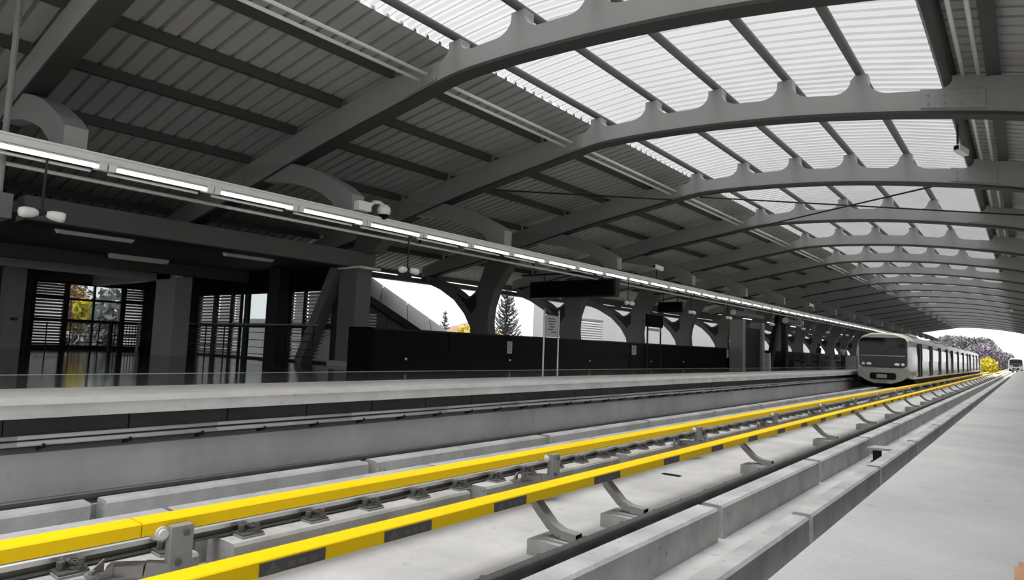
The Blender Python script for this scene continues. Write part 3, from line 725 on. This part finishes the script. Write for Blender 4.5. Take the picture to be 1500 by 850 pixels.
# ================================================================== entrance hall at the left
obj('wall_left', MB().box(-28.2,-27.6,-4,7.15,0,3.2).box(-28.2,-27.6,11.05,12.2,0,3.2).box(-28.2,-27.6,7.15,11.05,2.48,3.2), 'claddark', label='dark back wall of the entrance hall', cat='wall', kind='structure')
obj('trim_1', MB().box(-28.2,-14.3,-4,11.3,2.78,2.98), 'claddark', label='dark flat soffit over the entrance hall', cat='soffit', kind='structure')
be = thing('hall_beam', (-14.5,4,2.6), 'long grey beam over the entrance hall, ending on the square post', 'beam')
obj('beam', MB().box(-14.75,-14.25,3.45,11.6,2.68,3.12), 'column', be)
obj('lower_flange', MB().box(-14.8,-14.2,3.45,11.6,2.65,2.68), 'dark', be)
be2 = thing('hall_beam', (-19,4,2.4), 'dark inner beam across the entrance hall ceiling', 'beam')
obj('beam', MB().box(-20.0,-19.7,3,10.9,2.45,2.78), 'claddark', be2)
obj('inner_header', MB().box(-22.3,-22.0,3,9.3,2.40,2.78).box(-27.6,-21,9.0,9.3,2.42,2.78), 'clad', be2)
ps = thing('square_post', (-14.3,11.0,0), 'square dark post carrying the end of the grey hall beam', 'post')
obj('shaft', MB().box(-14.7,-13.95,10.75,11.25,0.12,2.66), 'column', ps); obj('base', MB().box(-14.85,-13.8,10.6,11.4,0,.12), 'clad', ps); obj('cap', MB().box(-14.8,-13.7,10.65,11.35,2.60,2.66), 'tray', ps)
obj('upper_shaft', MB().prism([(-14.8,3.12),(-13.9,3.12),(-13.55,3.4),(-13.0,3.85),(-14.6,3.75)], 'y', 11.2, 11.58), 'column', ps)
obj('diagonal_strut', MB().bar((-16.25,10.9,0),(-14.75,10.9,2.66), .32, .62, up=(0,1,0)), 'column', label='slanting dark strut leaning against the square post', cat='strut')
dc = thing('round_post', (-17.5,10.7,0), 'dark upright post in front of the glazed hall wall', 'post')
obj('shaft', MB().box(-17.8,-17.25,10.5,10.85,0,2.78), 'dark', dc); obj('base_plate', MB().box(-17.95,-17.1,10.4,10.88,0,.04), 'dark', dc)
pr_ = thing('hall_pillar', (-21.3,9.2,0), 'broad pale grey pillar right of the garden window', 'pillar')
obj('shaft', MB().box(-22.0,-20.6,9.0,9.5,0,2.78), 'clad', pr_); obj('wall_lamp', MB().box(-20.62,-20.45,8.98,9.12,2.45,2.62), 'white', pr_)
pl_ = thing('hall_pillar', (-27.2,6.5,0), 'pale grey pillar at the left edge of the picture', 'pillar')
obj('shaft', MB().box(-27.6,-26.8,6.25,6.75,0,2.78), 'clad', pl_); obj('switch_plate', MB().box(-26.8,-26.78,6.4,6.6,.95,1.05), 'claddark', pl_)
# garden window
def louver(parent, horiz, a0, a1, z0, z1, pos, m, pitch=.085, name='slat', gap=.5):
    n = int((z1-z0)/pitch)
    for i in range(n):
        z = z0 + (i+.5)*(z1-z0)/n; h = pitch*gap/2
        if horiz == 'y': mb = MB().add([(pos-.04,a0,z-h-.02),(pos-.04,a1,z-h-.02),(pos+.04,a1,z+h-.02),(pos+.04,a0,z+h-.02),(pos-.04,a0,z-h),(pos-.04,a1,z-h),(pos+.04,a1,z+h),(pos+.04,a0,z+h)], [(0,1,2,3),(7,6,5,4),(0,4,5,1),(1,5,6,2),(2,6,7,3),(3,7,4,0)])
        else: mb = MB().add([(a0,pos-.03,z-h-.012),(a1,pos-.03,z-h-.012),(a1,pos+.03,z+h-.012),(a0,pos+.03,z+h-.012),(a0,pos-.03,z-h),(a1,pos-.03,z-h),(a1,pos+.03,z+h),(a0,pos+.03,z+h)], [(0,3,2,1),(4,5,6,7),(0,1,5,4),(1,2,6,5),(2,3,7,6),(3,0,4,7)])
        obj(name, mb, m, parent)
w1 = thing('window_1', (-27.6,9.1,0), 'garden window with louvres over added bright sheets each side, showing yellow and grey trees', 'window', kind='structure')
fr = MB()
for a, b in ((7.15,7.27),(8.14,8.30),(9.08,9.15),(10.04,10.22),(10.93,11.05)): fr.box(-27.68,-27.56,a,b,0,2.48)
for a, b in ((0,.14),(.98,1.10),(1.80,1.88),(2.38,2.48)): fr.box(-27.66,-27.58,7.15,11.05,a,b)
obj('frame', fr, 'dark', w1)
for a, b in ((7.27,8.14),(10.22,10.93)):
    for z0, z1 in ((.14,.98),(1.10,1.80),(1.88,2.38)):
        louver(w1, 'y', a, b, z0, z1, -27.62, 'slatd', pitch=.10, gap=.55)
        obj('added_sheet', MB().box(-27.76,-27.75,a,b,z0,z1), 'frost', w1)  # added sheet that makes the louvre gaps bright
for a, b in ((8.30,9.08),(9.15,10.04)):
    for z0, z1 in ((.14,.98),(1.10,1.80),(1.88,2.38)): obj('pane', MB().box(-27.625,-27.615,a,b,z0,z1), 'pane', w1)
# gate barriers and railing in front of the window
gt = thing('gate_barrier', (-25,9.2,0), 'dark barred gate barrier in front of the garden window', 'gate')
obj('gate_post', MB().cyl((-25,8.85,0),(-25,8.85,1.08), .07, n=10), 'dark', gt); obj('gate_post', MB().cyl((-25,9.75,0),(-25,9.75,1.02), .05, n=10), 'bracket', gt)
gb = MB().box(-25.02,-24.98,8.9,9.75,.96,1.0).box(-25.02,-24.98,8.9,9.75,.12,.16).box(-25.02,-24.98,8.9,9.75,.55,.58)
obj('gate_frame', gb, 'dark', gt)
for i in range(8): obj('bar', MB().box(-25.01,-24.99,8.98+.095*i,9.0+.095*i,.12,.98), 'dark', gt)
gr = thing('window_railing', (-26.2,8,0), 'thin dark railing standing before the garden window', 'railing')
for yy in (7.3,8.0,8.9): obj('post', MB().cyl((-26.2,yy,0),(-26.2,yy,.95), .022, n=6), 'dark', gr)
for zz in (.93,.72,.5,.28): obj('rail', MB().cyl((-26.2,7.0,zz),(-26.2,8.9,zz), .012, n=6), 'dark', gr)
# glazed hall wall across the end (faces the camera)
w2 = thing('window_2', (-19,10.95,0), 'glazed hall wall with louvred panels behind the railing', 'window', kind='structure')
fr = MB()
for a, b in ((-23.1,-23.0),(-22.0,-21.74),(-20.83,-20.66),(-20.2,-20.14),(-19.92,-19.66),(-18.6,-18.54),(-17.98,-17.2),(-16.6,-16.5),(-15.2,-14.7)): fr.box(a,b,10.92,11.0,0,2.1)
for a, b in ((0,.06),(.98,1.12),(2.06,2.14)): fr.box(-23.1,-14.7,10.93,10.99,a,b)
obj('frame', fr, 'dark', w2)
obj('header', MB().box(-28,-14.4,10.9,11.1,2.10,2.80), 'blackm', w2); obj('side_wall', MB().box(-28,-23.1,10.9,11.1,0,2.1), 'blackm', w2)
for a, b, m_ in ((-23.0,-22.0,'slat'),(-21.74,-20.83,'slat'),(-20.66,-20.2,'slatw'),(-17.2,-16.6,'slatw'),(-16.5,-15.2,'slat')):
    for z0, z1 in ((.06,.98),(1.12,2.06)):
        louver(w2, 'x', a, b, z0, z1, 10.96, m_, pitch=.10 if m_ == 'slat' else .085, gap=.6)
        obj('added_sheet', MB().box(a,b,11.04,11.05,z0,z1), 'frost' if m_ == 'slatw' else 'bright_sheet_dull', w2)  # added sheets brightening the gaps of the hall louvres
for a, b in ((-20.14,-19.92),(-19.66,-18.6),(-18.54,-17.98)):
    for z0, z1 in ((.06,.98),(1.12,2.06)): obj('pane', MB().box(a,b,10.955,10.965,z0,z1), 'pane', w2)
rg = thing('hall_railing', (-18.5,10.3,0), 'dark steel railing along the glazed hall wall', 'railing')
for i in range(7): obj('post', MB().cyl((-22.3+1.2*i,10.3,0),(-22.3+1.2*i,10.3,1.06), .022, n=8), 'dark', rg)
for zz in (1.06,.82,.6,.38,.18): obj('rail', MB().cyl((-22.4,10.3,zz),(-14.9,10.3,zz), .018 if zz > 1 else .011, n=8), 'bracket' if zz > 1 else 'dark', rg)
# ceiling lights of the hall
for i, (x, y0, y1, lab) in enumerate(((-15.45,4.3,5.75,'long pale ceiling light under the hall soffit, left'), (-15.45,7.85,9.15,'long pale ceiling light under the hall soffit, near the square post'), (-19.2,6.6,8.1,'long pale ceiling light deep in the entrance hall'))):
    t = thing('ceiling_light', (x,(y0+y1)/2,2.62), lab, 'ceiling light', 'hall ceiling lights')
    obj('body', MB().box(x-.1,x+.1,y0,y1,2.70,2.78), 'tray', t); obj('diffuser', MB().prism([(x-.1,2.70),(x+.1,2.70),(x+.07,2.655),(x-.07,2.655)], 'y', y0+.02, y1-.02), 'lampoff', t)
pb = thing('drop_pole', (-10.6,1.9,2.2), 'vertical grey pole with a box at the left edge below the tray', 'pole')
obj('pole', MB().cyl((-9.8,2.1,2.3),(-9.8,2.1,5.1), .035, n=8), 'bracket', pb); obj('box', MB().box(-10.1,-9.6,1.95,2.2,2.0,2.3), 'column', pb)

# ================================================================== outside, left
en = thing('stair_enclosure', (-17,14,-1), 'sloping grey clad stair enclosure beyond the square post', 'building')
PLN = lambda x, y: 2.36 - .44*(y-12.36) + .716*(-16-x)
ys_ = [10.9, 12.1, 13.3, 14.5, 15.7, 16.9, 18.1]
for a, b in zip(ys_, ys_[1:]):
    vs = [(x, y, PLN(x, y)+d) for d in (-.08, 0) for x, y in ((-18.4,a+.015+2.1),(-16.0,a+.015),(-16.0,b-.015),(-18.4,b-.015+2.1))]
    obj('roof_panel', MB().add(vs, [(3,2,1,0),(4,5,6,7),(0,1,5,4),(1,2,6,5),(2,3,7,6),(3,0,4,7)]), 'encl', en)
for i in range(5):
    a, b = 11.3+1.2*i, 12.5+1.2*i
    obj('wall_panel', MB().prism([(a+.01,-1),(b-.01,-1),(b-.01,PLN(-16,b)-.1),(a+.01,PLN(-16,a)-.1)], 'x', -16.25, -16.1), 'claddark', en)
ub = [(x, y, PLN(x, y)-.10+d) for d in (-.02, 0) for x, y in ((-18.4,13.0),(-16.0,10.9),(-16.0,18.1),(-18.4,20.2))]
obj('underlay', MB().add(ub, [(3,2,1,0),(4,5,6,7),(0,1,5,4),(1,2,6,5),(2,3,7,6),(3,0,4,7)]), 'dark', en)
obj('edge_trim', MB().bar((-15.98,11.0,PLN(-16,11.0)-.16),(-15.98,18.0,PLN(-16,18.0)-.16), .06, .22), 'dark', en)
louver(en, 'y', 12.75, 13.2, .9, 1.56, -16.05, 'slatw', pitch=.085)
obj('added_backing_wall', MB().box(-36,-19.6,15.2,15.4,-2,1.5), 'clad', en)  # wall added to block bright sky behind the hall glass, kept low for light
bg = thing('white_building', (-28,55,-9), 'plain white building with a louvred shutter beyond the far platform', 'building')
obj('wall', MB().prism([(-26,34.9),(-26,110),(-46,110),(-46,62.0)], 'z', -9, 4.6), 'bldg', bg)
obj('roof_edge', MB().prism([(-25.85,34.8),(-25.85,110.2),(-46.2,110.2),(-46.2,62.0)], 'z', 4.6, 4.8), 'bldg', bg)
sh = obj('shutter_frame', MB().box(-26.0,-25.9,40.6,44.0,2.85,3.0).box(-26,-25.93,40.7,43.9,.2,2.85), 'clad', bg)
for i in range(14): obj('shutter_slat', MB().add([(-25.93,40.8,.3+.18*i),(-25.93,43.8,.3+.18*i),(-25.86,43.8,.33+.18*i),(-25.86,40.8,.33+.18*i),(-25.93,40.8,.44+.18*i),(-25.93,43.8,.44+.18*i),(-25.88,43.8,.40+.18*i),(-25.88,40.8,.40+.18*i)], [(0,3,2,1),(4,5,6,7),(0,1,5,4),(1,2,6,5),(2,3,7,6),(3,0,4,7)]), 'bldg', sh)
for yy in (52,60,70,82): obj('wall_groove', MB().box(-26.0,-25.985,yy,yy+.06,-9,4.6), 'clad', bg)
ht = thing('handrail_frame', (-15.4,20.5,0), 'slanting steel handrail behind the pale sign', 'handrail')
obj('rail', MB().path([(-15.3,21.2,1.0),(-15.3,22.2,1.75),(-15.3,22.5,1.75),(-15.3,23.6,.95)], .04, n=8), 'steel', ht)
def leaves(mb, c, rx, ry, rz, n, s, shell=.55):
    for _ in range(n):
        while True:
            p = Vector((random.uniform(-1,1), random.uniform(-1,1), random.uniform(-1,1)))
            if shell < p.length < 1: break
        q = Vector((c[0]+p.x*rx, c[1]+p.y*ry, c[2]+p.z*rz)); u = Vector((random.gauss(0,1), random.gauss(0,1), random.gauss(0,1))).normalized()
        v = u.cross(Vector((random.gauss(0,1), random.gauss(0,1), random.gauss(0,1)))).normalized(); L = s*random.uniform(.6,1.3)
        mb.add([q-u*L, q+v*L*.45, q+u*L, q-v*L*.45], [(0,1,2,3)])
    return mb
def conifer(name, x, y, zb, h, r, m, label, tiers=12, spread=7, rise=.3, start=.25):
    t = thing(name, (x,y,zb), label, 'tree')
    obj('trunk', MB().cyl((x,y,zb),(x,y,zb+h), .15, .02, n=8), 'bark', t)
    mb = MB()
    for k in range(tiers):
        f = k/(tiers-1); R0 = r*(1-f*.93)
        for j in range(spread):
            a = 6.283*(j+random.uniform(-.3,.3))/spread + k*.7; R = R0*random.uniform(.7,1.1)
            z = zb + h*(start+(1-start)*.97*f) + random.uniform(-.12,.12)
            d = Vector((math.cos(a), math.sin(a), 0)); side = Vector((-d.y, d.x, 0)); p0 = Vector((x,y,z))
            pt = [p0 + d*R*w + Vector((0,0,R*(-.22*math.sin(w*2.6)+rise*w*w))) for w in (0,.35,.7,1)]
            mb.path(pt, .018, n=4)
            for q in range(14):
                w = .12+.88*(q+random.random())/14; i0 = min(2, int(w*3)); c = pt[i0].lerp(pt[i0+1], w*3-i0)
                for sd in (-1, 1):
                    e = c + side*sd*R*.14*random.uniform(.4,1.2) + d*R*.08 + Vector((0,0,random.uniform(-.03,.10)))
                    g = Vector((0,0,.022)); mb.add([c-g, c+d*.04+g, e], [(0,1,2)])
    obj('branches', mb, m, t); return t
def bushy(name, x, y, zb, rx, ry, rz, m, label, n=900, s=.3, cat='tree', trunk=True, zc=None):
    t = thing(name, (x,y,zb), label, cat)
    if zc is None: zc = zb + rz*1.3 if trunk else zb + rz
    if trunk: obj('trunk', MB().cyl((x,y,zb),(x,y,zc), max(.05, rz*.07), max(.03, rz*.03), n=7), 'bark', t)
    mb = MB()
    leaves(mb, (x,y,zc), rx, ry, rz, n, s, .3)
    for k in range(5):
        a = random.uniform(0, 6.28); leaves(mb, (x+math.cos(a)*rx*.55, y+math.sin(a)*ry*.55, zc+random.uniform(-.1,.45)*rz), rx*.5, ry*.5, rz*.5, n//5, s, .3)
    obj('foliage', mb, m, t, kind=None); return t
conifer('monkey_puzzle_tree', -23.0, 28.3, -7, 11.4, 2.3, 'leafg', 'tall layered conifer standing by the white building', tiers=44, spread=11, rise=.55)
bushy('orange_shrub', -23.4, 28.6, -2.5, .7, .7, 2.0, 'leafo', 'rusty orange foliage inside the tall layered conifer', n=160, s=.18, cat='shrub', trunk=False)
conifer('small_conifer', -30, 30.5, -6, 8.9, 1.7, 'leafg', 'small dark conifer above the sloping enclosure', tiers=26, spread=10)
bushy('yellow_bush', -28, 30.3, -1.0, 1.0, .8, 1.45, 'leafy', 'bright yellow bush beside the small conifer', n=500, s=.2, cat='bush', trunk=False)
hl = MB(); 
for i in range(14):
    for j in range(7):
        a, b = -62+j*3.2, 38+i*3.4
        hl.v.append((a, b, -9 + 12.6*math.exp(-((j-3)/2.6)**2) * (1-.05*abs(i-6)) + random.uniform(-.3,.3)))
for i in range(13):
    for j in range(6): hl.f.append((i*7+j, i*7+j+1, (i+1)*7+j+1, (i+1)*7+j))
obj('brown_slope', hl, 'earth', label='bare brown slope behind the small conifer', cat='hill', kind='structure')
# trees seen through the garden window
bushy('yellow_tree', -37.5, 11.9, -9, .5, .42, .62, 'leafy', 'yellow leaved tree seen through the garden window', n=260, s=.13, zc=1.75)
bushy('orange_tree', -38.5, 11.9, -9, .8, .7, 1.5, 'leafo', 'brownish orange tree behind the yellow tree in the window', n=300, s=.16, zc=1.9)
bushy('grey_tree', -42, 15.0, -8, 2.2, 2.4, 5.1, 'leafgrey', 'grey leafy tree in the right panes of the garden window', n=1500, s=.28)
bushy('grey_tree', -44, 12.6, -8, 2.2, 1.8, 5.3, 'leafgrey', 'grey leafy tree in the left panes of the garden window', n=1200, s=.28)

# ================================================================== trains
XC = -5.98
SEC = [(0,2.16),(.62,2.13),(1.02,1.98),(1.24,1.72),(1.34,1.42),(1.37,.9),(1.37,.1),(1.35,-.12),(1.30,-.30)]
def ring(s=1.0, sz=1.0, zc=.9): return [(x*s, zc+(z-zc)*sz) for x, z in SEC] + [(-x*s, zc+(z-zc)*sz) for x, z in reversed(SEC[1:])]
def loft(secs, xc):
    mb = MB(); n = len(secs[0][1]); vs = []
    for y, r_ in secs: vs += [(xc+p[0], y, p[1]) for p in r_]
    fs = []
    for k in range(len(secs)-1):
        for i in range(n): fs.append((k*n+i, k*n+(i+1)%n, (k+1)*n+(i+1)%n, (k+1)*n+i))
    fs += [tuple(reversed(range(n))), tuple(range((len(secs)-1)*n, len(secs)*n))]
    return mb.add(vs, fs)
def rrect(x0, x1, z0, z1, r, n=4, top=None):
    pts = []
    for cx, cz, a0 in ((x1-r,z0+r,-90),(x1-r,z1-r,0),(x0+r,z1-r,90),(x0+r,z0+r,180)):
        for i in range(n+1):
            a = math.radians(a0+90*i/n); pts.append((cx+r*math.cos(a), cz+r*math.sin(a)))
    return pts
def train(xc, y0, label, ncar=3, carL=21.4, dz=0.0, detail=True):
    t = thing('train', (xc,y0,-.76), label, 'train')
    for c in range(ncar):
        a = y0+.85 if c == 0 else y0 + c*(carL+.35); b = y0 + c*(carL+.35) + carL
        if c == 0: secs = [(y0+.05, ring(.86,.90)),(y0+.12, ring(.91,.945)),(y0+.30, ring(.965,.98)),(y0+.6, ring(.99,.995)),(a, ring()),(b, ring())]
        else: secs = [(a, ring()),(b, ring())]
        body = obj('car_body', loft(secs, xc), 'trainside', t)
        for ra in (a+2.4, b-5.4): obj('roof_unit', MB().prism([(xc-.95,2.06),(xc+.95,2.06),(xc+.8,2.22),(xc-.8,2.22)], 'y', ra, ra+3.2), 'skirt', body)
        obj('underframe', MB().box(xc-1.30,xc+1.30,a+.4,b-.4,-.70,-.22), 'under', t)
        for k in range(4 if detail else 0):
            yd = a + (2.2 if c == 0 else 1.6) + k*((b-a-(4.6 if c == 0 else 3.8))/3)
            for s in (1, -1):
                X = xc + s*1.372; q = sorted((X-s*.02, X+s*.012)); g = sorted((X-s*.02, X+s*.02))
                d = obj('door', MB().box(q[0],q[1],yd-.95,yd+.95,-.18,1.64), 'under', t)
                for e0, e1 in ((yd-.62,yd-.06),(yd+.06,yd+.62)): obj('door_glass', MB().box(g[0],g[1],e0,e1,.75,1.45), 'blackm', d)
                obj('door_seam', MB().box(g[0],g[1],yd-.02,yd+.02,-.15,1.6), 'skirt', d)
                if k < 3:
                    w0, w1_ = yd+1.1, yd + (b-a-4)/3 - 1.1
                    if w1_ - w0 > .5: obj('side_window', MB().box(q[0],q[1],w0,w1_,.70,1.40), 'trainside_glass', body)
        for s in (1, -1):
            X = xc + s*1.372; q = sorted((X-s*.02, X+s*.008)); obj('grey_band', MB().box(q[0],q[1],a+.2,b-.1,-.12,.08), 'skirt', body)
    # front
    fy = y0
    cap = obj('front_cap', MB().prism([(xc+x*.86*f, .9+(z-.9)*.9*f) for f in (1,) for x, z in SEC] + [(xc-x*.86, .9+(z-.9)*.9) for x, z in reversed(SEC[1:])], 'y', fy+.02, fy+.06), 'train', t)
    rfc = MB(); secs = [(y0+.0, [(x*.87, .9+(z-.9)*.915) for x, z in SEC[:4]]), (y0+.3, [(x*.975, .9+(z-.9)*.99+.01) for x, z in SEC[:4]]), (y0+1.6, [(x*1.005, .9+(z-.9)*1.0+.015) for x, z in SEC[:4]])]
    vs = []; fs = []; nn = 7
    for yy, half in secs: vs += [(xc-p[0], yy, p[1]) for p in reversed(half)] + [(xc+p[0], yy, p[1]) for p in half[1:]]
    for k in range(2):
        for i in range(nn-1): fs.append((k*nn+i, k*nn+i+1, (k+1)*nn+i+1, (k+1)*nn+i))
    obj('roof_cap', rfc.add(vs, fs), 'trainroof', t, smooth=True, label='pale greenish roof front')
    mask = MB().prism(rrect(xc-1.13, xc+1.13, .27, 1.88, .24), 'y', fy-.02, fy+.03)
    mk = obj('front_mask', mask, 'traing', t, label='black glossy windscreen and mask')
    obj('windscreen_sill', MB().prism(rrect(xc-1.05, xc+1.05, .88, .93, .02), 'y', fy-.045, fy-.02), 'skirt', mk)
    obj('wiper', MB().bar((xc-.1,fy-.04,.95),(xc+.45,fy-.04,1.35), .02, .02), 'under', mk)
    for s in (-1, 1):
        for q, r_ in ((.66,.13),(.93,.085)): obj('headlight', MB().ell((xc+s*q, fy-.02, .46), r_, .03, .07, 12, 6), 'headl', t, smooth=True)
    sk = [(xc-1.20,.24),(xc-1.24,.05),(xc-1.12,-.20),(xc-.8,-.42),(xc-.4,-.56),(xc+.4,-.56),(xc+.8,-.42),(xc+1.12,-.20),(xc+1.24,.05),(xc+1.20,.24)]
    obj('bumper', MB().prism(sk, 'y', fy-.06, fy+.9), 'skirt', t)
    cp = obj('coupler_recess', MB().prism(rrect(xc-.62, xc+.62, -.36, .0, .12), 'y', fy-.075, fy-.05), 'under', t)
    obj('coupler', MB().box(xc-.26,xc+.20,fy-.28,fy-.07,-.28,-.08).cyl((xc+.08,fy-.31,-.18),(xc+.08,fy-.28,-.18),.08,n=10), 'bracket', cp)
    return t
train(XC, 39.5, 'silver metro train with black windscreen standing at the far platform')
t2 = train(-1.65, 182.0, 'distant second train approaching on the near track', ncar=1, detail=False)

# ================================================================== beyond the far end
wl = thing('viaduct_parapet', (-9,200,-1), 'pale viaduct parapet curving away beyond the platform end', 'parapet')
obj('wall', MB().path([(-8.6,108,-.9),(-8.6,150,-.9),(-9.5,200,-.8),(-13,260,-.6)], .35, n=6), 'fascia', wl)
bushy('yellow_bush', -6.7, 190, -9, 1.8, 3.0, 3.4, 'leafy', 'large yellow bush beyond the end of the train', n=1400, s=.3, cat='bush', zc=-1.0)
bushy('mauve_tree', -9.0, 232, -9, 4.2, 5, 3.6, 'leafp', 'mauve grey tree behind the large yellow bush', n=2000, s=.45, zc=3.4)
bushy('grey_tree', -17.5, 240, -9, 5.5, 6, 4.6, 'leafgrey', 'grey tree above the train roof at the far end', n=2600, s=.5, zc=4.6)
bushy('grey_tree', -11.5, 255, -9, 4.5, 5, 4.6, 'leafgrey', 'rounded grey tree right of the train roof at the far end', n=2200, s=.5, zc=4.6)
bushy('green_bush', -7.5, 290, -9, 4.5, 5, 3.4, 'leafp', 'low dull bush left of the distant train', n=1600, s=.5, cat='bush', zc=2.0)
